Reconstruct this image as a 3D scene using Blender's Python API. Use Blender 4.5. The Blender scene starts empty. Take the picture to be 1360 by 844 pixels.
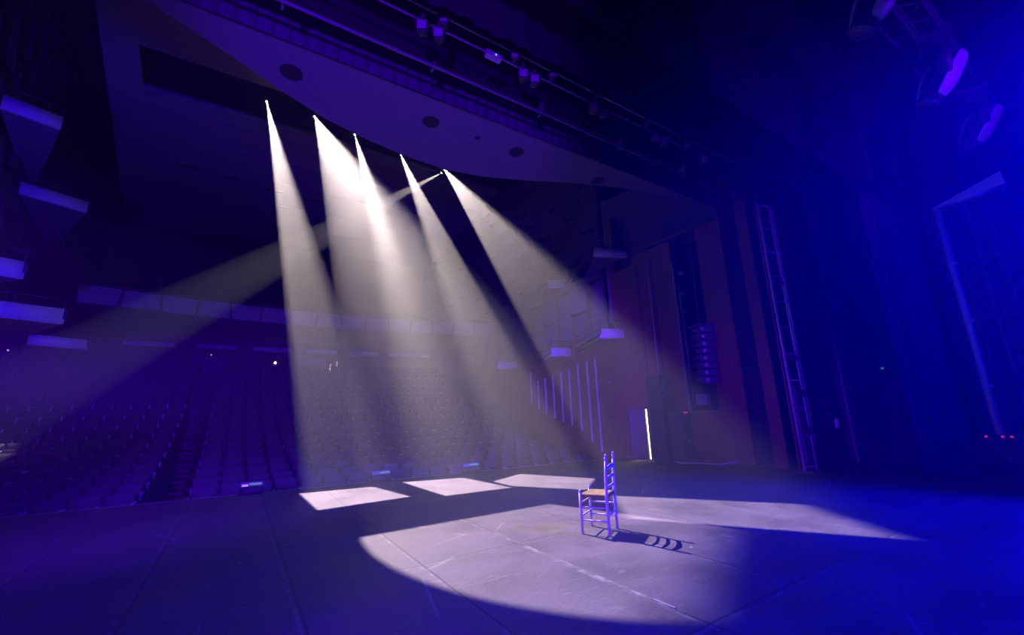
import bpy, bmesh, math, random
from mathutils import Vector, Matrix
random.seed(7)
SC = bpy.context.scene
COL = SC.collection
PI = math.pi
V = Vector

# ------------------------------------------------------------------ materials
MATS = {}
def mat(name, col, rough=.6, metal=0., noise=.12, scale=6., bump=0., emis=None, estr=0., spec=.5):
    if name in MATS: return MATS[name]
    m = bpy.data.materials.new(name); m.use_nodes = True
    nt = m.node_tree; b = nt.nodes['Principled BSDF']
    b.inputs['Roughness'].default_value = rough
    b.inputs['Metallic'].default_value = metal
    b.inputs['Specular IOR Level'].default_value = spec
    tc = nt.nodes.new('ShaderNodeTexCoord')
    nz = nt.nodes.new('ShaderNodeTexNoise'); nz.inputs['Scale'].default_value = scale; nz.inputs['Detail'].default_value = 4
    nt.links.new(tc.outputs['Object'], nz.inputs['Vector'])
    mx = nt.nodes.new('ShaderNodeMixRGB')
    mx.inputs[1].default_value = (*[c*(1-noise) for c in col], 1)
    mx.inputs[2].default_value = (*[min(1, c*(1+noise)) for c in col], 1)
    nt.links.new(nz.outputs['Fac'], mx.inputs[0])
    nt.links.new(mx.outputs[0], b.inputs['Base Color'])
    if bump:
        bp = nt.nodes.new('ShaderNodeBump'); bp.inputs['Strength'].default_value = bump; bp.inputs['Distance'].default_value = .02
        nt.links.new(nz.outputs['Fac'], bp.inputs['Height']); nt.links.new(bp.outputs[0], b.inputs['Normal'])
    if emis:
        b.inputs['Emission Color'].default_value = (*emis, 1); b.inputs['Emission Strength'].default_value = estr
    MATS[name] = m; return m

def wood(name, c1, c2, scale=3., rough=.5, stretch=(6, 6, .4)):
    if name in MATS: return MATS[name]
    m = bpy.data.materials.new(name); m.use_nodes = True
    nt = m.node_tree; b = nt.nodes['Principled BSDF']; b.inputs['Roughness'].default_value = rough
    tc = nt.nodes.new('ShaderNodeTexCoord'); mp = nt.nodes.new('ShaderNodeMapping'); mp.inputs['Scale'].default_value = stretch
    nz = nt.nodes.new('ShaderNodeTexNoise'); nz.inputs['Scale'].default_value = scale; nz.inputs['Detail'].default_value = 6
    cr = nt.nodes.new('ShaderNodeValToRGB'); cr.color_ramp.elements[0].color = (*c1, 1); cr.color_ramp.elements[1].color = (*c2, 1)
    cr.color_ramp.elements[0].position = .35; cr.color_ramp.elements[1].position = .65
    nt.links.new(tc.outputs['Object'], mp.inputs[0]); nt.links.new(mp.outputs[0], nz.inputs['Vector'])
    nt.links.new(nz.outputs['Fac'], cr.inputs[0]); nt.links.new(cr.outputs[0], b.inputs['Base Color'])
    MATS[name] = m; return m

black = mat('matt_black', (.018, .018, .02), .8)
blackdrape = mat('black_drape', (.012, .012, .015), .95, noise=.3)
softblack = mat('dark_equipment', (.035, .035, .04), .5)
steel = mat('grey_steel', (.42, .42, .45), .4, metal=.6)
darksteel = mat('dark_steel', (.12, .12, .14), .45, metal=.5)
plaster = mat('pale_plaster', (.16, .11, .22), .8, noise=.05, scale=1.5)
ceilmat = mat('ceiling_plaster', (.46, .36, .42), .85, noise=.06, scale=1.0)
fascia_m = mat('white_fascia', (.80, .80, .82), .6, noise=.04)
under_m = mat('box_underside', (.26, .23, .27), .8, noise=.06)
redwood = wood('red_wood', (.135, .028, .022), (.18, .04, .03), 2.2, .55)
orangewood = wood('orange_wood', (.28, .09, .03), (.38, .13, .05), 2.2, .6)
darkwood = wood('dark_wood', (.06, .03, .03), (.09, .045, .04), 2.2, .6)
wallgrey = mat('acoustic_wall', (.11, .07, .115), .85, noise=.12, scale=2.)
seatm = mat('seat_fabric', (.075, .06, .085), .9, noise=.15, scale=30., bump=.1)
armm = mat('armrest_cap', (.19, .175, .215), .35)
armside = mat('armrest_side', (.07, .06, .07), .6)
carpet = mat('dark_carpet', (.05, .045, .055), .95, noise=.3, scale=40.)
nosing = mat('step_nosing', (.16, .15, .18), .45, metal=.2)
plate_m = mat('step_plate', (.16, .15, .19), .5)
purplewhite = mat('lantern_face', (.30, .28, .32), .4)
lens_on = mat('lit_lens', (.9, .9, .9), .3, emis=(1., .96, .88), estr=60.)
glassdark = mat('dark_lens', (.03, .03, .05), .08)
redled = mat('red_indicator', (.4, .02, .03), .4, emis=(1., .04, .10), estr=.42)
greenled = mat('green_indicator', (.05, .3, .15), .4, emis=(.15, .9, .45), estr=.8)
whiteled = mat('white_indicator', (.6, .6, .6), .4, emis=(.75, .7, 1.), estr=.5)
warmlamp = mat('warm_lamp', (.8, .7, .5), .4, emis=(1., .80, .5), estr=2.2)
chairpaint = mat('painted_chair_wood', (.44, .36, .47), .38, noise=.05, scale=12.)
steelblue = mat('painted_pipe', (.40, .40, .45), .45)

def straw_material():
    m = bpy.data.materials.new('woven_straw'); m.use_nodes = True
    nt = m.node_tree; b = nt.nodes['Principled BSDF']; b.inputs['Roughness'].default_value = .75
    tc = nt.nodes.new('ShaderNodeTexCoord')
    w = nt.nodes.new('ShaderNodeTexWave'); w.inputs['Scale'].default_value = 28; w.inputs['Distortion'].default_value = 1.5
    nt.links.new(tc.outputs['Object'], w.inputs['Vector'])
    cr = nt.nodes.new('ShaderNodeValToRGB'); cr.color_ramp.elements[0].color = (.115, .068, .030, 1); cr.color_ramp.elements[1].color = (.185, .118, .058, 1)
    nt.links.new(w.outputs['Fac'], cr.inputs[0]); nt.links.new(cr.outputs[0], b.inputs['Base Color'])
    bp = nt.nodes.new('ShaderNodeBump'); bp.inputs['Strength'].default_value = .5; bp.inputs['Distance'].default_value = .004
    nt.links.new(w.outputs['Fac'], bp.inputs['Height']); nt.links.new(bp.outputs[0], b.inputs['Normal'])
    return m
straw = straw_material()

def stage_material():
    """black painted stage deck: 1.16 x 2.4 m boards, seams, scuffs, a few worn tape lines"""
    m = bpy.data.materials.new('stage_deck'); m.use_nodes = True
    nt = m.node_tree; N = nt.nodes.new; L = nt.links.new
    b = nt.nodes['Principled BSDF']; b.inputs['Specular IOR Level'].default_value = .16
    tc = N('ShaderNodeTexCoord'); sx = N('ShaderNodeSeparateXYZ'); L(tc.outputs['Object'], sx.inputs[0])
    def math_(op, a, bb=None, c=None):
        n = N('ShaderNodeMath'); n.operation = op
        for i, v in enumerate((a, bb, c)):
            if v is None: continue
            if isinstance(v, (int, float)): n.inputs[i].default_value = v
            else: L(v, n.inputs[i])
        return n.outputs[0]
    def noise(scale, detail=4, stretch=None, dist=0.):
        n = N('ShaderNodeTexNoise'); n.inputs['Scale'].default_value = scale; n.inputs['Detail'].default_value = detail; n.inputs['Distortion'].default_value = dist
        if stretch:
            mp = N('ShaderNodeMapping'); mp.inputs['Scale'].default_value = stretch; L(tc.outputs['Object'], mp.inputs[0]); L(mp.outputs[0], n.inputs['Vector'])
        else: L(tc.outputs['Object'], n.inputs['Vector'])
        return n.outputs['Fac']
    def ramp(f, lo, hi):
        n = N('ShaderNodeMapRange'); n.interpolation_type = 'SMOOTHSTEP'
        n.inputs['From Min'].default_value = lo; n.inputs['From Max'].default_value = hi
        L(f, n.inputs['Value']); return n.outputs[0]
    X, Y = sx.outputs[0], sx.outputs[1]
    wob = math_('MULTIPLY', math_('SUBTRACT', noise(1.2), .5), .03)
    xw = math_('ADD', X, wob); yw = math_('ADD', Y, wob)
    def line(coord, period, offset, half):
        t = math_('PINGPONG', math_('ADD', coord, period*40-offset), period/2)
        return ramp(t, half, half*.4)
    def single(coord, at, half):
        return ramp(math_('ABSOLUTE', math_('SUBTRACT', coord, at)), half, half*.5)
    seam = math_('MAXIMUM', line(xw, 1.16, .55, .012), line(yw, 2.4, 2.08, .010))
    edge = math_('MAXIMUM', line(math_('ADD', xw, .035), 1.16, .55, .018), line(math_('ADD', yw, .03), 2.4, 2.08, .012))
    worn = ramp(noise(9., 5, (1, 1, 1)), .44, .62)
    tape = math_('MULTIPLY', math_('MULTIPLY', single(xw, 2.87, .022), ramp(Y, 5.4, 4.2)), ramp(Y, 2.2, 2.5))
    tape2 = math_('MULTIPLY', single(math_('ADD', yw, math_('MULTIPLY', X, .22)), 3.62, .012), ramp(X, 3.6, 3.9))
    mott = ramp(noise(1.5, 8, None, .4), .25, .75); fine = ramp(noise(26., 5), .25, .75); scr = ramp(noise(2.2, 9, (1., 7., 1.), 1.8), .58, .70)
    base = N('ShaderNodeMixRGB'); base.inputs[1].default_value = (.047, .038, .054, 1); base.inputs[2].default_value = (.095, .077, .110, 1)
    L(math_('ADD', math_('MULTIPLY', mott, .6), math_('MULTIPLY', fine, .4)), base.inputs[0])
    def over(prev, fac, col, k=1.):
        n = N('ShaderNodeMixRGB'); L(prev, n.inputs[1]); n.inputs[2].default_value = (*col, 1)
        L(math_('MULTIPLY', fac, k), n.inputs[0]); return n.outputs[0]
    c = over(base.outputs[0], scr, (.15, .135, .16), .40)
    c = over(c, math_('MULTIPLY', edge, worn), (.17, .155, .18), .65)
    c = over(c, seam, (.017, .015, .018), .75)
    c = over(c, math_('MULTIPLY', tape, math_('ADD', math_('MULTIPLY', worn, .7), .25)), (.20, .18, .21), .85)
    c = over(c, math_('MULTIPLY', tape2, worn), (.17, .16, .17), .45)
    # curled chalky scuffs
    vo = N('ShaderNodeTexVoronoi'); vo.feature = 'DISTANCE_TO_EDGE'; vo.inputs['Scale'].default_value = .55
    wv = N('ShaderNodeMapping'); L(tc.outputs['Object'], wv.inputs[0]); L(wv.outputs[0], vo.inputs['Vector'])
    curl = math_('MULTIPLY', ramp(vo.outputs['Distance'], .008, .003), ramp(noise(.9, 2), .54, .62))
    c = over(c, curl, (.20, .185, .21), .55)
    L(c, b.inputs['Base Color'])
    L(math_('ADD', math_('MULTIPLY', mott, .25), .5), b.inputs['Roughness'])
    bp = N('ShaderNodeBump'); bp.inputs['Strength'].default_value = .25; bp.inputs['Distance'].default_value = .01
    L(math_('SUBTRACT', math_('MULTIPLY', fine, .3), seam), bp.inputs['Height']); L(bp.outputs[0], b.inputs['Normal'])
    return m
stagem = stage_material()

# ------------------------------------------------------------------ mesh helpers
class MB:
    def __init__(s): s.bm = bmesh.new(); s.mi = 0
    def face(s, pts, mi=None):
        f = s.bm.faces.new([s.bm.verts.new(p) for p in pts]); f.material_index = s.mi if mi is None else mi; return f
    def box(s, c, d, R=None, mi=None):
        c = V(c); h = V(d)/2; vs = []
        for z in (-1, 1):
            for x, y in ((-1, -1), (1, -1), (1, 1), (-1, 1)):
                p = V((x*h.x, y*h.y, z*h.z)); vs.append(s.bm.verts.new(c + (R @ p if R else p)))
        for q in ((3, 2, 1, 0), (4, 5, 6, 7), (0, 1, 5, 4), (1, 2, 6, 5), (2, 3, 7, 6), (3, 0, 4, 7)):
            f = s.bm.faces.new([vs[i] for i in q]); f.material_index = s.mi if mi is None else mi
        return s
    def rings(s, rings, close=True, caps=True, mi=None):
        R = [[s.bm.verts.new(p) for p in r] for r in rings]; n = len(R[0])
        for a, b in zip(R, R[1:]):
            for i in range(n if close else n-1):
                j = (i+1) % n; f = s.bm.faces.new((a[i], a[j], b[j], b[i])); f.smooth = True; f.material_index = s.mi if mi is None else mi
        if caps and close:
            for r, rev in ((R[0], True), (R[-1], False)):
                f = s.bm.faces.new(r[::-1] if rev else r); f.material_index = s.mi if mi is None else mi
        return s
    def tube(s, pts, r, seg=10, mi=None):
        pts = [V(p) for p in pts]; rings = []; rr = r if isinstance(r, (list, tuple)) else [r]*len(pts)
        up = None
        for i, p in enumerate(pts):
            t = (pts[min(i+1, len(pts)-1)]-pts[max(i-1, 0)]).normalized()
            if up is None:
                up = t.orthogonal().normalized()
            up = (up - t*up.dot(t)).normalized(); sd = t.cross(up)
            rings.append([p + (up*math.cos(2*PI*k/seg)+sd*math.sin(2*PI*k/seg))*rr[i] for k in range(seg)])
        return s.rings(rings, mi=mi)
    def lathe(s, prof, o=(0, 0, 0), axis=(0, 0, 1), seg=20, mi=None):
        a = V(axis).normalized(); u = a.orthogonal().normalized(); w = a.cross(u); o = V(o)
        return s.rings([[o+a*h+(u*math.cos(2*PI*k/seg)+w*math.sin(2*PI*k/seg))*max(r, 1e-4) for k in range(seg)] for r, h in prof], mi=mi)
    def prism(s, bot, top, mi=None):
        return s.rings([bot, top], mi=mi)
    def build(s, name, m, parent=None, bevel=0., loc=None, smooth=False):
        bmesh.ops.recalc_face_normals(s.bm, faces=s.bm.faces)
        me = bpy.data.meshes.new(name); s.bm.to_mesh(me); s.bm.free()
        for f in me.polygons:
            if not smooth and not f.use_smooth: f.use_smooth = False
            if smooth: f.use_smooth = True
        for x in (m if isinstance(m, (list, tuple)) else [m]): me.materials.append(x)
        o = bpy.data.objects.new(name, me); COL.objects.link(o)
        if parent: o.parent = parent
        if loc: o.location = loc
        if bevel:
            bv = o.modifiers.new('edge', 'BEVEL'); bv.width = bevel; bv.segments = 2; bv.limit_method = 'ANGLE'
        return o

def tag(o, label, cat, group=None):
    o['label'] = label; o['category'] = cat
    if group: o['group'] = group
    return o
def thing(name, label, cat, loc=(0, 0, 0), rz=0., group=None):
    o = bpy.data.objects.new(name, None); COL.objects.link(o); o.empty_display_size = .1
    o.location = loc; o.rotation_euler = (0, 0, rz); return tag(o, label, cat, group)
def struct(o, label=None):
    o['kind'] = 'structure'
    if label: o['label'] = label
    return o
def dup(root, loc=None, rz=None, label=None, group=None):
    r = root.copy(); COL.objects.link(r)
    if loc is not None: r.location = loc
    if rz is not None: r.rotation_euler = (0, 0, rz)
    if label: r['label'] = label
    if group: r['group'] = group
    for ch in list(root.children):
        c = ch.copy(); COL.objects.link(c); c.parent = r
        for g in list(ch.children):
            d = g.copy(); COL.objects.link(d); d.parent = c
    return r
ORD = ['first', 'second', 'third', 'fourth', 'fifth', 'sixth', 'seventh', 'eighth', 'ninth', 'tenth', 'eleventh', 'twelfth', 'thirteenth', 'fourteenth',
       'fifteenth', 'sixteenth', 'seventeenth', 'eighteenth', 'nineteenth', 'twentieth', 'twenty-first', 'twenty-second', 'twenty-third', 'twenty-fourth']

# ------------------------------------------------------------------ camera
H = 1.45
yaw, pit, rol = (math.radians(a) for a in (32.76, 12.91, -2.01))
fw = V((math.sin(yaw)*math.cos(pit), math.cos(yaw)*math.cos(pit), math.sin(pit)))
rt = V((math.cos(yaw), -math.sin(yaw), 0)); up = rt.cross(fw)
rt, up = rt*math.cos(rol)+up*math.sin(rol), -rt*math.sin(rol)+up*math.cos(rol)
cd = bpy.data.cameras.new('camera'); cam = bpy.data.objects.new('camera', cd); COL.objects.link(cam)
M = Matrix((rt, up, -fw)).transposed().to_4x4(); M.translation = (0, 0, H); cam.matrix_world = M
cd.sensor_width = 36; cd.lens = 36*560/1360; cd.clip_end = 200; SC.camera = cam

AX = 3.5                                            # centre line of the hall
def XL(y): return -6.9-.12*(y-18)                 # left auditorium wall
def XR(y): return 11.25+.09*(y-10.5)                # right auditorium wall
def EDGE(x): return 11.08-.11*x                     # front edge of the stage
def ROWZ(t): return .10+.08*t+.02*t*t               # top of the seat backs, t metres behind the first row
ZC = 14.5

# ------------------------------------------------------------------ setting
m = MB()                                            # stage deck
m.prism([V((x, y, -.06)) for x, y in ((-9, -6), (14, -6), (14, 5), (10.75, 5), (10.75, 8.9), (10.25, 9.0), (10.25, EDGE(10.25)), (-9, EDGE(-9)))],
        [V((x, y, 0)) for x, y in ((-9, -6), (14, -6), (14, 5), (10.75, 5), (10.75, 8.9), (10.25, 9.0), (10.25, EDGE(10.25)), (-9, EDGE(-9)))])
struct(m.build('floor', stagem), 'dark scuffed stage floor of square-edged boards')
m = MB(); m.box((1., EDGE(1.)+.02, -.035), (20., .05, .075), Matrix.Rotation(-math.atan(.11), 3, 'Z'))
struct(m.build('trim_1', mat('edge_metal', (.34, .33, .37), .4, metal=.3)), 'metal nosing along the front edge of the stage')
m = MB(); m.box((1., EDGE(1.)+.01, -.55), (20., .03, .9), Matrix.Rotation(-math.atan(.11), 3, 'Z'))
struct(m.build('wall_pit', black))

ROWP, ROW0, NROW = .9, 12.2, 15
m = MB()                                            # terraced auditorium floor
for i in range(NROW+1):
    t = i*ROWP; z = ROWZ(t)-.86
    y0 = ROW0+t-.55; y1 = y0+ROWP
    if i == 0: y0 -= 1.0
    if i == NROW: y1 += 3
    x0, x1 = -12, 16
    m.box(((x0+x1)/2, (y0+y1)/2-.11*((x0+x1)/2+1.2), z-.6), (x1-x0, y1-y0, 1.2), None)
    for v in m.bm.verts[-8:]: v.co.y += -.11*(v.co.x-(x0+x1)/2)
struct(m.build('floor_auditorium', carpet))

# left and right auditorium walls with folded prism panels
def folded_wall(name, X, y0, y1, z0, z1, sgn, pitch, ch, depth, plain_below, mats):
    m = MB()
    n = int((y1-y0)/pitch)
    for i in range(n):
        a, b = y0+i*pitch, y0+(i+1)*pitch
        zz = z0-(ch/2 if i % 2 else 0)
        while zz < z1:
            lo, hi = max(zz, z0), min(zz+ch, z1); zz += ch
            if hi-lo < .05: continue
            d = depth if lo >= plain_below else depth*.25
            s = a+(b-a)*.74
            p = lambda y, z, k: (X(y)+sgn*d*k, y, z)
            m.face([p(a, lo, .15), p(s, lo, 1), p(s, hi-.08, .55), p(a, hi, 0)], 0)
            m.face([p(s, lo, 1), p(b, lo, .0), p(b, hi, 0), p(s, hi-.08, .55)], 1)
            m.face([p(a, lo, .15), p(b, lo, 0), p(s, lo, 1)], 2)
            m.face([p(a, hi, 0), p(s, hi-.08, .55), p(b, hi, 0)], 2)
    m.face([(X(y0)-sgn*.05, y0, z0), (X(y1)-sgn*.05, y1, z0), (X(y1)-sgn*.05, y1, z1), (X(y0)-sgn*.05, y0, z1)], 2)
    return struct(m.build(name, mats))
folded_wall('wall_left', XL, 12.0, 36.5, 4.2, ZC+2.5, 1, 1.1, 2.1, .34, 4.6, [wallgrey, orangewood, darkwood])
folded_wall('wall_right', XR, 11.0, 36.5, 4.3, ZC+.5, -1, 1.1, 2.1, .30, 4.6, [wallgrey, redwood, darkwood])
m = MB(); m.face([(XL(11.0), 11.0, -1.5), (XL(36.5), 36.5, -1.5), (XL(36.5), 36.5, 4.2), (XL(11.0), 11.0, 4.2)])
for i in range(30): m.box((XL(14+i*.42)+.02, 14+i*.42, 2.2), (.05, .03, 3.9))
struct(m.build('wall_left_stalls', redwood), 'red timber wall along the left of the stalls')
m = MB(); m.face([(XR(9.9), 9.9, -1.5), (XR(36.5), 36.5, -1.5), (XR(36.5), 36.5, 4.3), (XR(9.9), 9.9, 4.3)])
struct(m.build('wall_right_stalls', redwood))
# pale upper wall between the proscenium and the first folded panels
m = MB(); m.face([(12.1, 5.6, 4.6), (11.9, 8.2, 4.6), (11.9, 8.2, 9.5), (12.1, 5.6, 9.5)], 0)
m.face([(11.9, 8.2, 4.6), (11.35, 10.9, 4.6), (11.35, 10.9, 9.5), (11.9, 8.2, 9.5)], 0)
struct(m.build('wall_right_upper', plaster))
m = MB(); m.box((11.2, 10.35, 6.4), (.26, .26, 4.2)); struct(m.build('trim_2', redwood), 'brown timber post at the end of the folded panels')
# slender vertical metal slats on the right stalls wall
slats = [(11.83, 3.4, .0), (12.35, 3.4, .35), (12.95, 3.35, .70), (13.6, 3.2, .90), (14.2, 3.15, 1.05), (14.85, 3.05, 1.2), (15.5, 3.0, 1.4), (16.15, 2.95, 1.6), (16.8, 3.4, 1.9)]
for i, (y, zt, zb) in enumerate(slats):
    m = MB(); m.box((XR(y)-.05, y, (zt+zb)/2), (.07, .035, zt-zb))
    tag(m.build('wall_slat', fascia_m), 'slim vertical slat on the right stalls wall, %s counted from the ajar door' % ORD[i], 'slat', 'vertical slats on the right stalls wall')

# rear wall of the stalls, upper balcony and ceiling
ZR = 4.55
m = MB(); m.box((AX, 26.6, 3.5), (19, .3, 8)); struct(m.build('wall_rear', mat('rear_wall', (.12, .085, .105), .85)))
m = MB(); m.box((AX, 36.6, 10.5), (24, .3, 10)); struct(m.build('wall_rear_upper', mat('rear_wall_upper', (.10, .07, .09), .9)))
m = MB()
slot0, slot1 = 17.1, 19.5
def XC(y): return -4.95-.125*(y-15.6)               # left edge of the suspended ceiling
def strip(ya, yb, xr=16.):
    q = [(XC(ya), ya), (xr, ya), (xr, yb), (XC(yb), yb)]
    m.prism([V((*p, ZC)) for p in q], [V((*p, ZC+.25)) for p in q])
strip(8.4, slot0); strip(slot1, 34.6)
q = [(XC(slot0), slot0), (-4.15, slot0), (-4.35, slot1), (XC(slot1), slot1)]
m.prism([V((*p, ZC)) for p in q], [V((*p, ZC+.25)) for p in q])
for i, x in enumerate((-2.6, .4, 3.6, 7.)):
    m.box((x, 27.0, ZC-.012), (.05, 15., .03))
for y in (20.3, 22.4, 24.8, 27.6, 30.6):
    m.box((5.3, y, ZC-.008), (20.5, .05, .024))
for (x, y) in ((-3.4, 25.2), (-1.6, 25.4), (.6, 25.8), (2.6, 26)): m.box((x, y, ZC-.01), (.9, .18, .03), None, 1)
for x in (-5.6, 12.6):
    for y in range(14, 36, 2): m.tube([(x-.12*(y-18), y, ZC+.3), (x-.12*(y-18), y, ZC+2.2)], .03, 6, 1)
struct(m.build('ceiling', [ceilmat, black]), 'plain auditorium ceiling with panel seams and a lighting slot')
m = MB(); m.box((3, 24, ZC+2.6), (24, 28, .2)); struct(m.build('ceiling_void', black))
m = MB()                                            # inside of the lighting slot
m.face([(-4.1, slot0, ZC+1.6), (13, slot0, ZC+1.6), (13, slot1, ZC+1.6), (-4.1, slot1, ZC+1.6)])
m.face([(-4.1, slot0, ZC+.3), (13, slot0, ZC+.3), (13, slot0, ZC+1.6), (-4.1, slot0, ZC+1.6)])
m.face([(-4.1, slot1, ZC+.3), (13, slot1, ZC+.3), (13, slot1, ZC+1.6), (-4.1, slot1, ZC+1.6)])
struct(m.build('ceiling_slot', black), 'dark lighting slot in the auditorium ceiling')
m = MB(); m.tube([(-4., 18.25, ZC+.80), (-.19, 18.33, ZC+.80), (1.64, 18.33, ZC+.80), (3.42, 18.73, ZC+.80), (5.68, 19.05, ZC+.80), (8.05, 19.18, ZC+.80), (13, 19.3, ZC+.80)], .03, 8)
tag(m.build('lighting_bar', darksteel), 'black lighting bar inside the dark ceiling slot', 'bar')

# ceiling panel over the forestage: pale, bowed front edge, round openings
ZP = 6.95
BOW = [(-12, 6.1), (-3.4, 6.1), (-2.3, 6.14), (-1.5, 6.3), (-.57, 6.78), (.2, 7.22), (.85, 7.55), (1.73, 7.80), (2.6, 7.96), (3.5, 8.02), (4.4, 7.85), (5.4, 7.48), (6.4, 7.05), (7.5, 6.68), (8.6, 6.40), (9.8, 6.22), (12, 6.12)]
def bow(x):
    for (x0, y0), (x1, y1) in zip(BOW, BOW[1:]):
        if x <= x1:
            u = (x-x0)/(x1-x0); return y0+(y1-y0)*u
    return 6.12
holes = [(.22, 6.31, .17), (2.6, 6.31, .16), (3.6, 6.3, .055), (4.55, 6.3, .16), (6.92, 6.3, .16)]
xs = [-3.8+14.6*i/120 for i in range(121)]
panel = thing('ceiling_panel', 'pale bowed ceiling panel over the stage front with a row of round openings', 'ceiling panel', (AX, 6.1, ZP))
m = MB()
low = [V((x, 6.06, ZP)) for x in xs]; far = [V((x, bow(x), ZP)) for x in xs]
for a in range(120):
    m.face([low[a], low[a+1], far[a+1], far[a]])
    m.face([far[a], far[a+1], far[a+1]+V((0, .03, .14)), far[a]+V((0, .03, .14))])
    m.face([far[a]+V((0, .03, .14)), far[a+1]+V((0, .03, .14)), low[a+1]+V((0, 0, .14)), low[a]+V((0, 0, .14))])
for v in m.bm.verts: v.co -= V((AX, 6.1, ZP))
m.build('panel', plaster, panel)
for (x, y, r) in holes:
    m = MB(); m.lathe([(r*1.0, -.012), (r*1.0, 0), (r*.9, .0), (r*.86, -.006), (.0, -.006)], (x-AX, y+.35-6.1, 0), seg=28)
    h = m.build('downlight', black, panel)
m = MB(); m.tube([(AX-AX+x, bow(x+AX)+.02-6.1, .12) for x in [-4.4+i*.1 for i in range(85)]], .012, 6)
m.build('rim_glint_tube', steel, panel)  # thin tube added to show the lamp-lit rim of the panel edge

# pleated valance behind the header
val = thing('pleated_valance', 'dark pleated valance with scalloped hem above the pale ceiling panel', 'valance', (AX, 6.0, 6.95))
m = MB(); n = 66; W = 14.7; st = []
for i in range(n*6+1):
    u = i/6; x = -W/2+W*u/n; ph = u % 1
    st.append((x, -.05*math.sin(PI*ph)**.6, .035*math.sin(PI*ph)**.7))
for (a, b) in zip(st, st[1:]):
    m.face([(a[0], a[1], -.05-a[2]), (b[0], b[1], -.05-b[2]), (b[0], b[1]*.9, .75), (a[0], a[1]*.9, .75)])
m.build('pleats', mat('valance_cloth', (.10, .09, .13), .8), val, smooth=False)
m = MB(); m.box((0, -.03, .98), (W, .16, .5)); m.build('pelmet_board', blackdrape, val)

# proscenium header and its bright tube
m = MB(); m.box((2.2, 5.14, 8.7), (18.5, .05, 3.9)); struct(m.build('wall_header', blackdrape), 'black header over the stage opening')
m = MB(); m.tube([(-7, 5.0, 6.56), (10.7, 5.0, 6.53)], .025, 10)
for x in range(-6, 11, 2): m.box((x, 5.07, 6.67), (.03, .14, .24))
tag(m.build('header_tube', mat('header_paint', (.13, .125, .16), .5)), 'long pale steel tube along the bottom of the black header', 'tube')

# right proscenium wall: red timber, dark strip, niche
PW = 10.75
m = MB()
def wq(y0, y1, z0, z1, mi, x=PW):
    m.box((x+.1, (y0+y1)/2, (z0+z1)/2), (.2, y1-y0, z1-z0), None, mi)
wq(4.98, 5.52, 0, 8.8, 0); wq(5.52, 5.98, 0, 8.8, 1, PW+.06)
for v in m.bm.verts[:]: pass
wq(5.98, 6.72, 0, 6.55, 0); wq(6.72, 7.62, 0, 1.35, 0); wq(7.62, 9.1, 0, 6.5, 0); wq(9.92, 10.05, 0, 6.0, 0); wq(9.1, 9.92, 1.50, 6.2, 0); 
wq(6.72, 7.62, 1.35, 6.5, 1, PW+.75)
m.box((PW+.45, 6.71, 3.95), (.7, .03, 5.2), None, 1); m.box((PW+.45, 7.63, 3.95), (.7, .03, 5.2), None, 1)
for y in (8.35, 8.95):
    m.box((PW-.002, y, 3.2), (.012, .02, 6.2), None, 1)
m.box((PW-.01, 7.60, 3.1), (.03, .06, 5.4), None, 2)
struct(m.build('wall_proscenium', [redwood, blackdrape, plate_m]), 'red timber side wall of the forestage with a tall dark niche')
m = MB(); m.box((10.95, 5.05, 9.), (.6, .2, 5.)); struct(m.build('wall_jamb', blackdrape))
m = MB(); m.box((10.93, 7.35, 6.58), (.5, 2.5, .08)); struct(m.build('trim_3', darkwood))

# stage house walls
m = MB(); m.box((13.6, -1., 5.), (.2, 13, 12)); struct(m.build('wall_stage_side', mat('stage_wall', (.05, .05, .055), .9)))
m = MB(); m.box((12.2, 5.12, 5.), (2.9, .2, 10)); struct(m.build('wall_stage_front', black))

# ------------------------------------------------------------------ door ajar with light behind
m = MB()
m.box((PW+1.0, 8.9, .5), (1.8, .05, 2.3)); m.box((PW+1.0, 10.1, .5), (1.8, .05, 2.3))
m.box((PW+1.0, 9.5, 1.65), (1.8, 1.25, .05)); m.box((PW+1.92, 9.5, .5), (.05, 1.25, 2.3)); m.box((PW+1.0, 9.5, -.6), (1.8, 1.25, .02))
struct(m.build('wall_corridor', mat('cream_wall', (.78, .72, .62), .8)), 'cream corridor behind the ajar door')
d = bpy.data.objects.new('door_1', None); COL.objects.link(d); d.location = (PW+.02, 9.1, -.56); d['kind'] = 'structure'; d['label'] = 'dark stage door standing ajar, a strip of light at its edge'
m = MB(); m.box((0, .465, 1.03), (.05, .68, 2.06)); m.build('door_leaf', mat('door_blue', (.16, .10, .12), .6), d)
m = MB(); m.tube([(-.03, .26, 1.0), (-.07, .26, 1.0), (-.07, .36, 1.0)], .012, 8); m.build('handle', steel, d)
m = MB(); m.box((0, .0, 1.01), (.09, .03, 2.04)); m.box((0, .82, 1.01), (.09, .03, 2.04)); m.box((0, .41, 2.05), (.09, .86, .06)); m.build('door_frame', darkwood, d)

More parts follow.
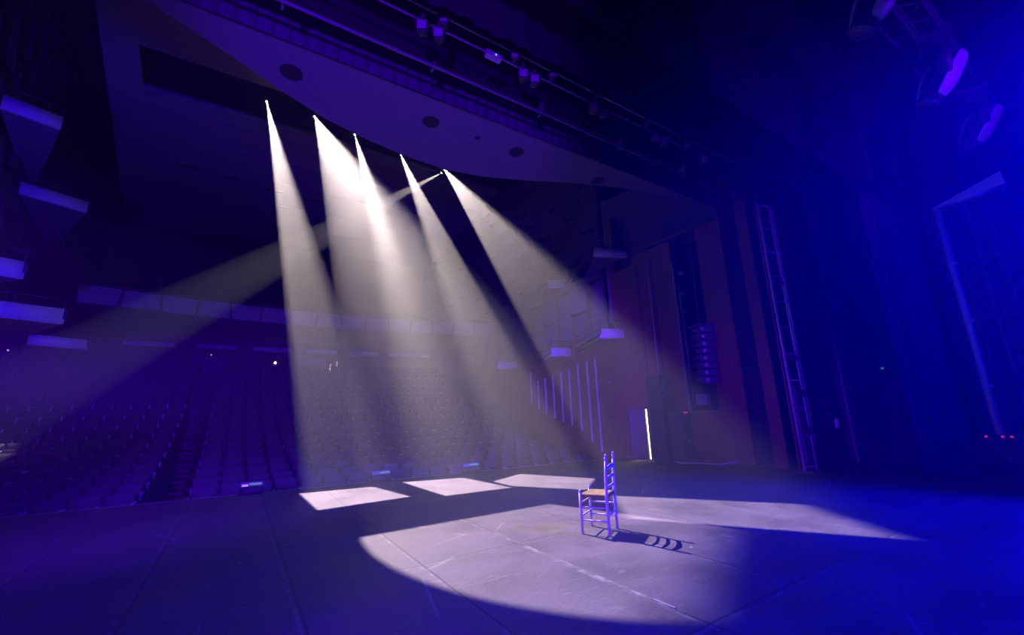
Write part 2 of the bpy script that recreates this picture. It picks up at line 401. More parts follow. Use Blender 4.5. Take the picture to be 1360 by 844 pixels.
# ------------------------------------------------------------------ chair
def make_chair():
    base = V((3.85, 4.03, 0)); a = V((math.sin(math.radians(60)), math.cos(math.radians(60)), 0)); b = V((-a.y, a.x, 0))
    c = thing('ladder_back_chair', 'pale painted ladder-back wooden chair with a straw seat alone on the stage', 'chair', base+a*.17+b*.15, 0)
    Wd, D = .36, .33
    def P(u, v, z): return a*(u*Wd/2)+b*(v*D/2)+V((0, 0, z))
    zs = .455
    for u in (-1, 1):                                # rear posts with turned finials, leaning back a little above the seat
        m = MB(); top = P(u*.98, -1.12, .84)
        m.tube([P(u, -1, 0), P(u, -1, .25), P(u, -1, zs), P(u*.99, -1.06, .68), top], [.0175, .019, .0195, .018, .016], 12)
        ax = (top-P(u*.99, -1.06, .68)).normalized()
        p = m.build('rear_post', chairpaint, c)
        m = MB(); m.lathe([(.016, -.005), (.0175, .004), (.010, .012), (.010, .018), (.0185, .028), (.0205, .038), (.0175, .049), (.009, .056), (.008, .061), (.0135, .068), (.0155, .076), (.012, .084), (.004, .089)], top, ax, 16)
        m.build('finial', chairpaint, p)
    for u in (-1, 1):
        m = MB(); m.tube([P(u*1.05, 1, 0), P(u*1.05, 1, .3), P(u*1.05, 1, zs+.012)], [.0165, .0185, .0185], 12)
        p = m.build('front_leg', chairpaint, c)
        m = MB(); m.lathe([(.017, 0), (.0185, .006), (.010, .012), (.016, .02), (.017, .028), (.010, .036), (.003, .039)], P(u*1.05, 1, zs+.010), seg=14)
        m.build('knob', chairpaint, p)
    for z, hgt in ((.545, .045), (.655, .05), (.77, .068)):   # three arched slats
        m = MB(); R = []
        for k in range(13):
            s = -1+2*k/12; v = -1.03-.12*max(0, (z-zs)/.39)-.10*(1-s*s); arch = .55+.45*(1-abs(s)**2.2)
            lo = z-hgt*.5+.012*(1-s*s); hi = z-hgt*.5+hgt*arch
            R.append([P(s*.95, v-.022, lo), P(s*.95, v+.022, lo), P(s*.95, v+.022, hi), P(s*.95, v-.022, hi)])
        m.rings(R); m.build('back_slat', chairpaint, c)
    def rung(p, q, r): return MB().tube([p, p.lerp(q, .2), p.lerp(q, .5), p.lerp(q, .8), q], [r*.75, r, r*1.15, r, r*.75], 10)
    for z in (.155, .305):
        for u in (-1, 1): rung(P(u*1.02, 1, z), P(u, -1, z), .0105).build('side_rung', chairpaint, c)
        rung(P(-1.05, 1, z+.045), P(1.05, 1, z+.045), .0105).build('front_rung', chairpaint, c)
    rung(P(-1, -1, .22), P(1, -1, .22), .0105).build('rear_rung', chairpaint, c)
    # woven seat: four straw wedges dipping to the middle, wrapped round the rails
    m = MB(); N = 14; G = [[None]*(N+1) for _ in range(N+1)]; B = [[None]*(N+1) for _ in range(N+1)]
    for i in range(N+1):
        for j in range(N+1):
            u = -1+2*i/N; v = -1+2*j/N; e = max(abs(u), abs(v)); w = 1+.05*(v+1)/2
            dz = .010*e**2+.004*abs(abs(u)-abs(v)) - (.014 if e > .99 else 0)
            G[i][j] = m.bm.verts.new(P(u*w*1.02, v*1.03, zs-.004+dz)); B[i][j] = m.bm.verts.new(P(u*w*1.02, v*1.03, zs-.034-.006*(1-e)))
    for i in range(N):
        for j in range(N):
            f = m.bm.faces.new((G[i][j], G[i+1][j], G[i+1][j+1], G[i][j+1])); f.smooth = True
            f = m.bm.faces.new((B[i][j], B[i][j+1], B[i+1][j+1], B[i+1][j])); f.smooth = True
    for k in range(N):
        for A_, B_ in (((k, 0), (k+1, 0)), ((N, k), (N, k+1)), ((k+1, N), (k, N)), ((0, k+1), (0, k))):
            m.bm.faces.new((G[A_[0]][A_[1]], B[A_[0]][A_[1]], B[B_[0]][B_[1]], G[B_[0]][B_[1]]))
    m.build('straw_seat', straw, c)
make_chair()

# ------------------------------------------------------------------ theatre seats
def seat_parts(root):
    m = MB(); R = []
    for (y, z, w, th) in ((.10, .40, .24, .05), (.125, .50, .25, .075), (.155, .64, .248, .08), (.19, .79, .247, .07), (.205, .85, .245, .05), (.208, .87, .22, .02)):
        R.append([V((-w, y-th*.6, z)), V((-w*.6, y-th, z)), V((w*.6, y-th, z)), V((w, y-th*.6, z)), V((w, y+th*.5, z)), V((-w, y+th*.5, z))])
    m.rings(R); m.build('backrest', seatm, root)
    m = MB(); R = []
    for (y, z, w, th) in ((-.02, .36, .215, .03), (-.05, .40, .222, .055), (-.01, .55, .225, .055), (.035, .68, .222, .045), (.045, .71, .20, .02)):
        R.append([V((-w, y-th, z)), V((w, y-th, z)), V((w, y+th, z)), V((-w, y+th, z))])
    m.rings(R); m.build('seat_cushion', seatm, root)
    return root
capglint = mat('armrest_cap_glint', (.50, .47, .56), .3)  # lighter cap copy for the left block, its glints painted into the colour
def armrest(x, root, cap=armm):
    m = MB(); m.box((x, .0, .33), (.03, .34, .60), None, 1); m.box((x, -.04, .665), (.04, .34, .035), None, 0); m.box((x, -.195, .60), (.04, .03, .13), None, 0)
    return m.build('armrest', [cap, armside], root)
proto = thing('auditorium_chair', '', 'chair'); seat_parts(proto); armrest(-.27, proto)
aisle_proto = thing('auditorium_chair', '', 'chair'); seat_parts(aisle_proto); armrest(-.27, aisle_proto, capglint); armrest(.27, aisle_proto, capglint)
left_proto = thing('auditorium_chair', '', 'chair'); seat_parts(left_proto); armrest(-.27, left_proto, capglint)
used = [False, False, False]
def place_seat(kind, loc, label, group):
    p = (proto, aisle_proto, left_proto)[kind]
    if used[kind]: return dup(p, loc, -math.atan(.11)*0, label, group)
    used[kind] = True; p.location = loc; p['label'] = label; p['group'] = group; return p
NIND = 0
rest = MB()
SW = .54
for i in range(NROW):
    t = i*ROWP; z = ROWZ(t)-.86; y = ROW0+t
    xa = -1.05-.012*i                               # aisle side of the centre block
    nleft = int((xa-.75-XL(y)-.3)/SW)
    for side in (0, 1):
        n = nleft if side == 0 else min(20, int((XR(y)-.6-xa-.35)/SW))
        for k in range(n):
            x = (xa-.62-SW*(k+.5)) if side == 0 else (xa+.30+SW*(k+.5))
            loc = (x, y-.11*(x+1.2), z)
            if x < -.335*loc[1]-.4: continue
            if i < 11:
                blk = 'left block' if side == 0 else 'centre block'
                where = 'on the aisle' if k == 0 else '%s from the aisle' % ORD[k]
                place_seat((1 if k == 0 else 2) if side == 0 else 0, loc, 'folded chair, %s, %s row from the stage, %s' % (blk, ORD[i], where), 'folded auditorium chairs in the stalls')
                NIND += 1
            else:
                rest.box((loc[0], loc[1]+.15, z+.62), (.48, .11, .48), Matrix.Rotation(-.14, 3, 'X')); rest.box((loc[0], loc[1]+.0, z+.55), (.45, .09, .34), Matrix.Rotation(-.1, 3, 'X'))
                rest.box((loc[0]-.27, loc[1]-.04, z+.665), (.055, .34, .035), None, 1)
o = tag(rest.build('seat_rows', [seatm, armm]), 'last dim rows of folded seats under the balcony', 'seats'); o['kind'] = 'stuff'

# stepped aisle
st = bpy.data.objects.new('stairs', None); COL.objects.link(st); st['kind'] = 'structure'; st['label'] = 'stepped aisle climbing between the left and centre seat blocks'
m = MB(); nz = MB(); pl = []
for i in range(NROW):
    for hlf in (0, 1):
        t = (i+hlf*.5)*ROWP; zt = ROWZ(t)-.86+ (.0 if hlf else 0)
        y0 = ROW0+t-.55; x0, x1 = -1.05-.012*i-.62, -1.05-.012*i+.03; xm = (x0+x1)/2
        yo = y0-.11*(xm+1.2)
        m.box((xm, yo+.225+.2, zt-.3+.02), (x1-x0, .85, .6)); nz.box((xm, yo-.0, zt+.018), (x1-x0-.02, .035, .02))
        if hlf == 0: pl.append((xm, yo-.012, zt-.07))
m.build('steps', carpet, st); nz.build('nosing', nosing, st)
for p in pl:
    m = MB(); m.box(p, (.13, .012, .055)); m.build('step_plate', plate_m, st)

# ------------------------------------------------------------------ balcony, ledges and rear windows
bal = thing('balcony', 'rear balcony with a front of pale tilted trapezoid panels and brown wedges', 'balcony', (AX, 21., 6.16))
def arc(x): return 21.45-1.25*((x-AX)/8.5)**2
m = MB(); pts = [AX-8.7+17.0*i/24 for i in range(25)]
for a, b in zip(pts, pts[1:]):
    m.prism([V((a-AX, arc(a)+.12-21, -.34)), V((b-AX, arc(b)+.12-21, -.34)), V((b-AX, 5.6, -.34)), V((a-AX, 5.6, -.34))],
            [V((a-AX, arc(a)+.12-21, .0)), V((b-AX, arc(b)+.12-21, .0)), V((b-AX, 5.6, .0)), V((a-AX, 5.6, .0))])
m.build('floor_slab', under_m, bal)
m = MB()
for k in range(12): m.box((0, 2.4+k*1.15, .1+k*.36), (18, 1.2, .5))
m.build('tiers', carpet, bal)
NP = 15; pw = 17.0/NP
for k in range(NP):
    x0 = AX-8.7+k*pw; x1 = x0+pw
    w0, w1 = (.02, .16) if k % 2 else (.16, .02)     # alternating lean leaves wedges between the panels
    A = lambda x, z, o=0.: V((x-AX, arc(x)-21+o, z))
    m = MB()
    m.prism([A(x0+w0*.5, -.33), A(x1-w0*.5, -.33), A(x1-w1*.5, .31, -.05), A(x0+w1*.5, .31, -.05)], [A(x0+w0*.5, -.33, .06), A(x1-w0*.5, -.33, .06), A(x1-w1*.5, .31, .03), A(x0+w1*.5, .31, .03)])
    m.build('front_panel', mat('balcony_panel', (.22, .20, .25), .7), bal)
    m = MB(); up_ = (k % 2 == 1)
    b0, b1 = (.015, .10) if up_ else (.10, .015)
    m.prism([A(x1-b0, -.33, .0), A(x1+b0, -.33, .0), A(x1+b1, .31, .0), A(x1-b1, .31, .0)], [A(x1-b0, -.33, .12), A(x1+b0, -.33, .12), A(x1+b1, .31, .12), A(x1-b1, .31, .12)])
    if k < NP-1: m.build('wedge', redwood, bal)
m = MB(); m.tube([A(x, .42, .1) for x in pts], .018, 6); m.build('rail', darksteel, bal)

for i, (x0, x1) in enumerate([(-4.7, -2.85), (-2.0, -.35), (.35, 2.05), (2.75, 4.4), (5.1, 6.7), (7.3, 9.9)]):
    m = MB(); m.box(((x0+x1)/2, 25.4, 5.18), (x1-x0, .5, .20))
    tag(m.build('ceiling_ledge', mat('ledge_paint', (.45, .44, .48), .7), bevel=.01), 'pale ledge under the balcony along the rear wall, %s from the left' % ORD[i], 'ledge', 'pale ledges under the balcony')
w = bpy.data.objects.new('window_1', None); COL.objects.link(w); w['kind'] = 'structure'; w['label'] = 'dark control booth window in the rear wall'; w.location = (1.3, 26.4, 4.72)
m = MB(); m.box((0, 0, .24), (1.75, .1, .05)); m.box((0, 0, -.24), (1.75, .1, .05)); m.box((-.87, 0, 0), (.05, .1, .5)); m.box((.87, 0, 0), (.05, .1, .5)); m.build('window_frame', plate_m, w)
m = MB(); m.box((0, .02, 0), (1.7, .02, .44)); m.build('pane', glassdark, w)
m = MB(); m.lathe([(.05, -.06), (.075, 0), (.05, .06), (.01, .08)], (1.45, 26.3, 4.62), seg=12)
tag(m.build('desk_lamp', warmlamp), 'tiny warm lamp glowing in the control booth window', 'lamp')
w = bpy.data.objects.new('window_2', None); COL.objects.link(w); w['kind'] = 'structure'; w['label'] = 'louvred window in the rear wall beside two bright lamps'; w.location = (3.3, 26.4, 4.62)
m = MB(); m.box((0, 0, 0), (1.5, .08, .75)); 
for k in range(13): m.box((-.66+k*.11, -.05, 0), (.03, .04, .72))
m.build('louvres', under_m, w)
for i, (x, hh, lab) in enumerate([(4.28, .34, 'short slim lamp glowing white on the rear wall'), (4.62, .50, 'taller slim lamp glowing white on the rear wall')]):
    t = thing('wall_lamp', lab, 'lamp', (x, 26.35, 4.33), 0, 'slim lamps on the rear wall')
    m = MB(); m.box((0, 0, hh/2), (.075, .06, hh)); m.build('tube', mat('lamp_tube', (.8, .75, .7), .4, emis=(1., .82, .72), estr=.35), t)
    m = MB(); m.lathe([(.03, -.06), (.06, -.02), (.06, .04), (.02, .07)], (0, -.02, 0), seg=10); m.build('bulb', mat('lamp_bulb', (.9, .9, .9), .4, emis=(.85, .95, 1.), estr=2.2), t)
    m = MB(); m.box((-.12, 0, hh-.03), (.26, .05, .05)); m.build('bracket', plate_m, t)

def dot(name, p, mt, lab, cat='light', r=.04, g=None):
    m = MB(); m.lathe([(r*.5, -r), (r, -r*.4), (r, r*.4), (r*.5, r)], p, (0, 1, 0), 12); return tag(m.build(name, mt), lab, cat, g)
dot('exit_light', (-1.45, 26.43, 4.95), whiteled, 'tiny white light over the door behind the stepped aisle', r=.035)
dot('aisle_light', (13.0, 25.9, 4.1), whiteled, 'tiny white point of light at the back right of the stalls', r=.05)
dot('step_light', (XL(22)+.45, 21.5, 4.2), whiteled, 'tiny blue-white light under the lowest left box', r=.03)
m = MB(); m.box((-1.35, 26.38, 3.9), (1.5, .1, 1.9)); m.box((-1.35, 26.32, 3.9), (.03, .04, 1.9)); struct(m.build('door_2', mat('rear_door', (.17, .14, .19), .6)), 'double door at the top of the stepped aisle')
m = MB(); m.box((XR(11.2)-.2, 10.9, 2.45), (.1, .16, .07)); tag(m.build('door_light', armm), 'small oblong lamp on the wall above the ajar door', 'lamp')

# ------------------------------------------------------------------ boxes on the side walls
def theatre_box(L, Rr, B1, B2, ztop, hh, label, group, rail=True):
    """L, Rr: ends of the front; B1, B2: back corners against the wall; all (x, y)"""
    o = V((*((V(L)+V(Rr))/2), ztop-hh)); t = thing('theatre_box', label, 'theatre box', o, 0, group)
    q = lambda p, z: V((p[0], p[1], z))-V((o.x, o.y, 0))
    zb = ztop-hh
    Lv, Rv = V(L), V(Rr); dirv = (Rv-Lv).normalized(); nrm = V((dirv.y, -dirv.x))
    if nrm.y > 0: nrm = -nrm
    m = MB(); m.prism([q(L, 0), q(Rr, 0), q(Rv-nrm*.09, 0), q(Lv-nrm*.09, 0)], [q(L, hh), q(Rr, hh), q(Rv-nrm*.09, hh), q(Lv-nrm*.09, hh)])
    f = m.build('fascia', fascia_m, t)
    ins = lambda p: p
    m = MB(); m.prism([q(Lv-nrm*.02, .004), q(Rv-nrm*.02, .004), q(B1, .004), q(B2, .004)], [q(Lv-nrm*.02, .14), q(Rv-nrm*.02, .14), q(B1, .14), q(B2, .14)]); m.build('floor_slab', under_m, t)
    inner = Rv if abs(Rv.x-AX) < abs(Lv.x-AX) else Lv; back = V(B1)
    m = MB(); e = (back-inner).normalized()*.08; sd = V((e.y, -e.x)).normalized()*.04
    m.prism([q(inner+sd, .14), q(inner-sd, .14), q(back-sd, .14), q(back+sd, .14)], [q(inner+sd, hh), q(inner-sd, hh), q(back-sd, hh), q(back+sd, hh)]); m.build('side_panel', mat('box_side', (.09, .075, .09), .8), t)
    if rail:
        m = MB(); zt = hh+.28
        m.tube([q(Lv-nrm*.05, zt), q(Rv-nrm*.05, zt)], .016, 6); m.tube([q(inner, zt), q(back, zt)], .016, 6)
        for k in range(5):
            p = Lv.lerp(Rv, .02+.96*k/4)-nrm*.05; m.tube([q(p, hh-.05), q(p, zt)], .012, 6)
        m.build('rail', darksteel, t)
    return t
g = 'boxes stepping along the left wall'
theatre_box((-6.19, 15.55), (-5.14, 15.98), (-6.72, 20.1), (-7.10, 20.3), 10.42, .42, 'topmost left box, large wedge with a wide blue-lit front', g)
theatre_box((-6.69, 18.98), (-5.25, 19.75), (-6.95, 23.57), (-7.3, 23.8), 9.43, .43, 'second left box down, wedge with a blue-lit front and pale underside', g)
theatre_box((-6.2, 13.5), (-4.6, 14.2), (-6.5, 16.3), (-6.75, 16.0), 5.40, .43, 'small bright left box at the picture edge under two larger ones', g)
theatre_box((-6.5, 16.55), (-4.62, 17.38), (-6.6, 20.9), (-6.9, 20.6), 4.96, .46, 'left box with a long bright front level with the balcony end', g)
theatre_box((-6.0, 19.85), (-4.75, 20.6), (-6.3, 22.8), (-6.9, 22.6), 4.55, .35, 'lowest left box, plain slab above the red stalls wall', g, rail=False)
g = 'boxes on the right wall'
theatre_box((10.05, 10.15), (11.12, 9.62), (11.35, 13.1), (11.6, 12.6), 7.1, .36, 'upper right box nearest the stage, wedge-shaped with a violet front', g)
theatre_box((10.75, 13.75), (11.72, 13.3), (11.75, 16.4), (12., 16.2), 7.05, .36, 'upper right box second from the stage, seen through a beam', g)
theatre_box((10.0, 10.1), (11.08, 9.6), (11.35, 12.9), (11.6, 12.4), 4.15, .33, 'lower right box nearest the stage with a bright violet front', g)
theatre_box((10.72, 13.75), (11.72, 13.3), (11.75, 16.4), (12., 16.2), 4.08, .36, 'lower right box second from the stage with a violet front', g)
theatre_box((10.95, 18.5), (11.85, 18.1), (11.9, 20.7), (12.05, 20.5), 4.08, .38, 'lower right box farthest from the stage', g, rail=False)

# ------------------------------------------------------------------ stage right wing and flies
def border(y, zb, zt, x0, x1, name, lab):
    m = MB(); n = int((x1-x0)/.09)
    for i in range(n):
        a, b = x0+(x1-x0)*i/n, x0+(x1-x0)*(i+1)/n; f = lambda i: .03*math.sin(i*1.9)+.02*math.sin(i*.7)
        m.face([(a, y+f(i), zb), (b, y+f(i+1), zb), (b, y+f(i+1)*.5, zt), (a, y+f(i)*.5, zt)])
    return tag(m.build(name, blackdrape, smooth=True), lab, 'border curtain', 'black border curtains over the stage')
border(3.85, 6.27, 10.5, -6, 11.2, 'border_curtain', 'black border curtain hanging just in front of the lantern bars')
border(3.0, 6.23, 10.5, -4, 12.2, 'border_curtain', 'black border curtain hung nearer, above the first border')

BZ1, BZ2, BY = 6.57, 6.36, 4.2
m = MB(); m.tube([(-4, BY, BZ1), (10.2, BY, BZ1)], .017, 8)
tag(m.build('lantern_bar', purplewhite), 'upper thin bar over the stage opening carrying the violet lanterns', 'bar')
m = MB(); m.tube([(-4, BY+.02, BZ2), (10.2, BY+.02, BZ2)], .014, 8)
tag(m.build('lantern_bar', mat('bar_paint', (.13, .13, .15), .5)), 'lower thin bar over the stage opening carrying the blue-lit lanterns', 'bar')
def flood(x, z, lab, face, group, w=.13):
    t = thing('flood_lantern', lab, 'lantern', (x, BY-.02, z), math.radians(-32), group)
    m = MB(); m.rings([[V((-w*.5, -.06, -w*.5)), V((w*.5, -.06, -w*.5)), V((w*.5, -.06, w*.5)), V((-w*.5, -.06, w*.5))], [V((-w*.5, .02, -w*.5)), V((w*.5, .02, -w*.5)), V((w*.5, .02, w*.5)), V((-w*.5, .02, w*.5))], [V((-w*.3, .09, -w*.3)), V((w*.3, .09, -w*.3)), V((w*.3, .09, w*.3)), V((-w*.3, .09, w*.3))]])
    m.build('housing', softblack, t)
    m = MB(); m.box((0, -.065, 0), (w*.86, .012, w*.86)); m.box((0, -.075, 0), (w*.3, .012, w*.3)); m.build('front_lens', face, t)
    m = MB()
    m.tube([(-w*.56, -.01, 0), (-w*.56, -.01, w*.8), (w*.56, -.01, w*.8), (w*.56, -.01, 0)], .007, 6); m.box((0, .02, w*.95+.02), (.035, .11, w*.4+.04)); m.build('yoke', darksteel, t)
    for sx in (-1, 1):
        m = MB(); m.face([(sx*w*.5, -.06, -w*.45), (sx*w*.62, -.14, -w*.4), (sx*w*.62, -.14, w*.4), (sx*w*.5, -.06, w*.45)]); m.face([(sx*w*.51, -.06, -w*.45), (sx*w*.63, -.14, -w*.4), (sx*w*.63, -.14, w*.4), (sx*w*.51, -.06, w*.45)]); m.build('barn_door', softblack, t)
    return t
gB = 'blue-lit lanterns on the lower bar'; gV = 'violet lanterns on the upper bar'
for i, x in enumerate((1.51, 1.73, 3.03, 3.23, 4.39, 4.60, 5.88, 6.12, 7.3)):
    flood(x, 6.20, 'small blue-lit square lantern over the stage opening, %s from the left of its bar' % ORD[i], purplewhite, gB)
for i, x in enumerate((1.80, 2.90, 3.58, 4.49, 5.72, 6.91)):
    flood(x, 6.45, 'small dim violet square lantern, %s from the left of the upper bar' % ORD[i], mat('violet_lens', (.30, .14, .26), .4), gV, .10)
t = thing('control_node', 'oblong box with a tiny green light hanging from the lower lantern bar', 'box', (2.53, BY-.02, 6.29))
m = MB(); m.box((0, 0, 0), (.24, .09, .08)); m.build('case', purplewhite, t, .008)
m = MB(); m.lathe([(.006, -.01), (.011, 0), (.004, .006)], (.02, -.05, .0), (0, -1, 0), 10); m.build('indicator', mat('node_led', (.1, .6, .4), .4, emis=(.2, 1., .55), estr=1.5), t)
m = MB(); m.box((-.08, .02, .06), (.02, .08, .06)); m.box((.08, .02, .06), (.02, .08, .06)); m.build('hook', darksteel, t)

# ladder boom beside the proscenium
t = thing('lighting_boom', 'tall ladder-like steel lighting boom beside the narrow red timber panel', 'boom', (10.75, 4.72, 0))
xs_ = (-.28, .0, .30)
for x, y, r, z0 in ((-.28, .06, .032, 0), (.02, -.05, .02, 0), (.28, .02, .036, .55)):
    m = MB(); m.tube([(x, y, z0), (x, y, 7.2)], r, 10); m.build('upright', steelblue, t)
for k in range(11):
    z = .12+k*.62
    m = MB(); m.tube([(-.28, .06, z), (.02, -.05, z), (.28, .02, z+.02)], .014, 8); m.build('rung', steelblue, t)
m = MB(); m.box((-.02, 0, .02), (.75, .3, .04)); m.build('foot_plate', darksteel, t)
for k, z in enumerate((.9, 1.7, 2.5, 4.3)):
    m = MB(); m.lathe([(.05, -.16), (.085, -.14), (.09, .05), (.07, .08), (.07, .14), (.075, .16)], (-.12, -.02, z), (-.6, -.6, -.3), 14); m.build('dark_lantern', softblack, t)
m = MB(); m.box((-.10, .02, 1.35), (.26, .05, 1.0)); m.box((-.10, .02, .55), (.24, .05, .7)); m.build('cable_panel', mat('boom_panel', (.10, .10, .13), .6), t)

m = MB(); m.tube([(12.9, 4.65, 0), (12.9, 4.65, 4.6)], .022, 8); tag(m.build('standing_pole', steelblue), 'thin upright pole in the dark wing behind the boom', 'pole')
t = thing('work_light', 'small pale cylinder lamp hanging on a curled cable in the dark wing', 'lamp', (12.6, 4.83, .95))
m = MB(); m.lathe([(.02, .12), (.042, .10), (.045, -.08), (.03, -.11)], (0, 0, 0), seg=12); m.build('shade', fascia_m, t)
m = MB(); m.tube([(0, 0, .11), (-.02, .0, .34), (-.08, .02, .42), (-.16, .05, .40), (-.25, .08, .43), (-.26, .1, .6), (-.1, 0, .85), (.2, -.15, .95), (.3, -.18, .9)], .011, 6); m.build('cable', darksteel, t)
m = MB(); m.lathe([(.018, -.04), (.03, 0), (.018, .04)], (-.24, .02, .22), (1, 0, .4), 8); m.build('plug', armm, t)
dot('rack_light', (13.47, 3.95, 2.25), mat('dim_green', (.05, .3, .2), .4, emis=(.05, .5, .3), estr=.25), 'faint green point of light in the dark wing', r=.03)

# leg curtain, pipe frame of the counterweight wall
def folds(name, x0, y0, x1, y1, z0, z1, n, amp, mt, lab, cat):
    m = MB(); N_ = n*8; dx, dy = x1-x0, y1-y0; l = math.hypot(dx, dy); nx, ny = -dy/l, dx/l; R = []
    for i in range(N_+1):
        u = i/N_; a = amp*(math.sin(2*PI*n*u)+.35*math.sin(2*PI*n*u*2.3+1.)+.2*math.sin(2*PI*n*.37*u))
        R.append((x0+dx*u+nx*a, y0+dy*u+ny*a))
    for p, q in zip(R, R[1:]): m.face([(*p, z0), (*q, z0), (*q, z1), (*p, z1)])
    return tag(m.build(name, mt, smooth=True), lab, cat)
legm = mat('leg_cloth', (.085, .085, .095), .9, noise=.2, scale=3.)
folds('leg_curtain', 11.75, 3.15, 13.35, 2.75, .01, 9., 5, .07, legm, 'tall folded leg curtain in the right wing, softly lit', 'curtain')
folds('leg_curtain', 12.1, 4.3, 13.5, 4.1, .01, 9., 6, .06, blackdrape, 'black leg curtain behind the lighting boom in shade', 'curtain')
FX = 12.95
m = MB(); m.tube([(FX-.1, 2.17, .72), (FX-.1, 2.17, 5.6)], .062, 14)
for z in (1.69, 3.03, 4.3): m.box((FX-.06, 2.15, z), (.2, .16, .06))
tag(m.build('standpipe', mat('pipe_white', (.62, .62, .66), .45)), 'thick pale upright pipe at the end of the guide-rail wall', 'pipe')
gw = thing('guide_rails', 'bank of slim upright guide rails crossed by three horizontal beams', 'guide rails', (FX, 1.2, .5))
ys = [2.02, 1.90, 1.74, 1.60, 1.44, 1.30, 1.16, 1.02, .88, .72, .56, .4, .2, 0.]
for i, y in enumerate(ys):
    m = MB(); r = (.022, .014, .03, .016)[i % 4]; m.box((.03*(i % 2), y-1.2, 2.6), (.03, r*1.6, 5.2)); m.box((.03*(i % 2)-.03, y-1.2, 2.6), (.05, .008, 5.2)); m.build('guide_rail', (mat('rail_paint', (.20, .20, .23), .45), darksteel)[i % 2], gw)
for z in (1.19, 2.55, 3.81):
    m = MB(); m.box((-.05, -.1, z), (.07, 2.2, .05)); m.box((-.05, .86, z), (.12, .14, .10)); m.build('cross_beam', darksteel, gw)
m = MB(); m.box((.25, 0, 2.6), (.05, 2.6, 5.2)); m.build('back_board', mat('rail_board', (.10, .10, .12), .8), gw)
m = MB(); tri = [(2.25, 5.62), (1.12, 5.98), (1.10, 5.70)]
m.prism([V((FX-.2, y, z)) for y, z in tri], [V((FX+.3, y, z)) for y, z in tri])
tag(m.build('gusset_panel', fascia_m), 'pale wedge-shaped panel on top of the guide-rail wall', 'panel')
# locking-rail console
t = thing('rail_console', 'dark console with three red lights at the foot of the guide rails', 'console', (12.55, 1.9, 0))
m = MB(); m.rings([[V((-.2, -.85, 0)), V((.3, -.85, 0)), V((.3, .62, 0)), V((-.2, .62, 0))], [V((-.2, -.85, .5)), V((.3, -.85, .5)), V((.3, .62, .5)), V((-.2, .62, .5))], [V((0, -.85, .68)), V((.3, -.85, .68)), V((.3, .62, .68)), V((0, .62, .68))]]); m.build('cabinet', softblack, t)
for y, z in ((.42, .70), (.20, .70), (.08, .70)):
    m = MB(); m.lathe([(.024, -.02), (.024, .01), (.01, .02)], (0.02, y, z), seg=10); m.build('red_lamp', redled, t)['label'] = 'red lamp'
for k in range(5):
    m = MB(); m.box((-.1+.0, -.4+k*.2, .60), (.03, .04, .10)); m.build('lever', darksteel, t)
m = MB(); m.box((-.21, .05, .3), (.02, .22, .12)); m.build('front_plate', darksteel, t)
m = MB(); m.box((-.21, -.4, .25), (.02, .3, .2)); m.build('front_plate', darksteel, t)
m = MB(); m.tube([(12.7, 2.66, .1), (12.72, 2.68, .44)], .02, 8); m.box((12.7, 2.66, .05), (.14, .14, .1)); tag(m.build('short_post', steelblue), 'short pale post beside the console with red lights', 'post')

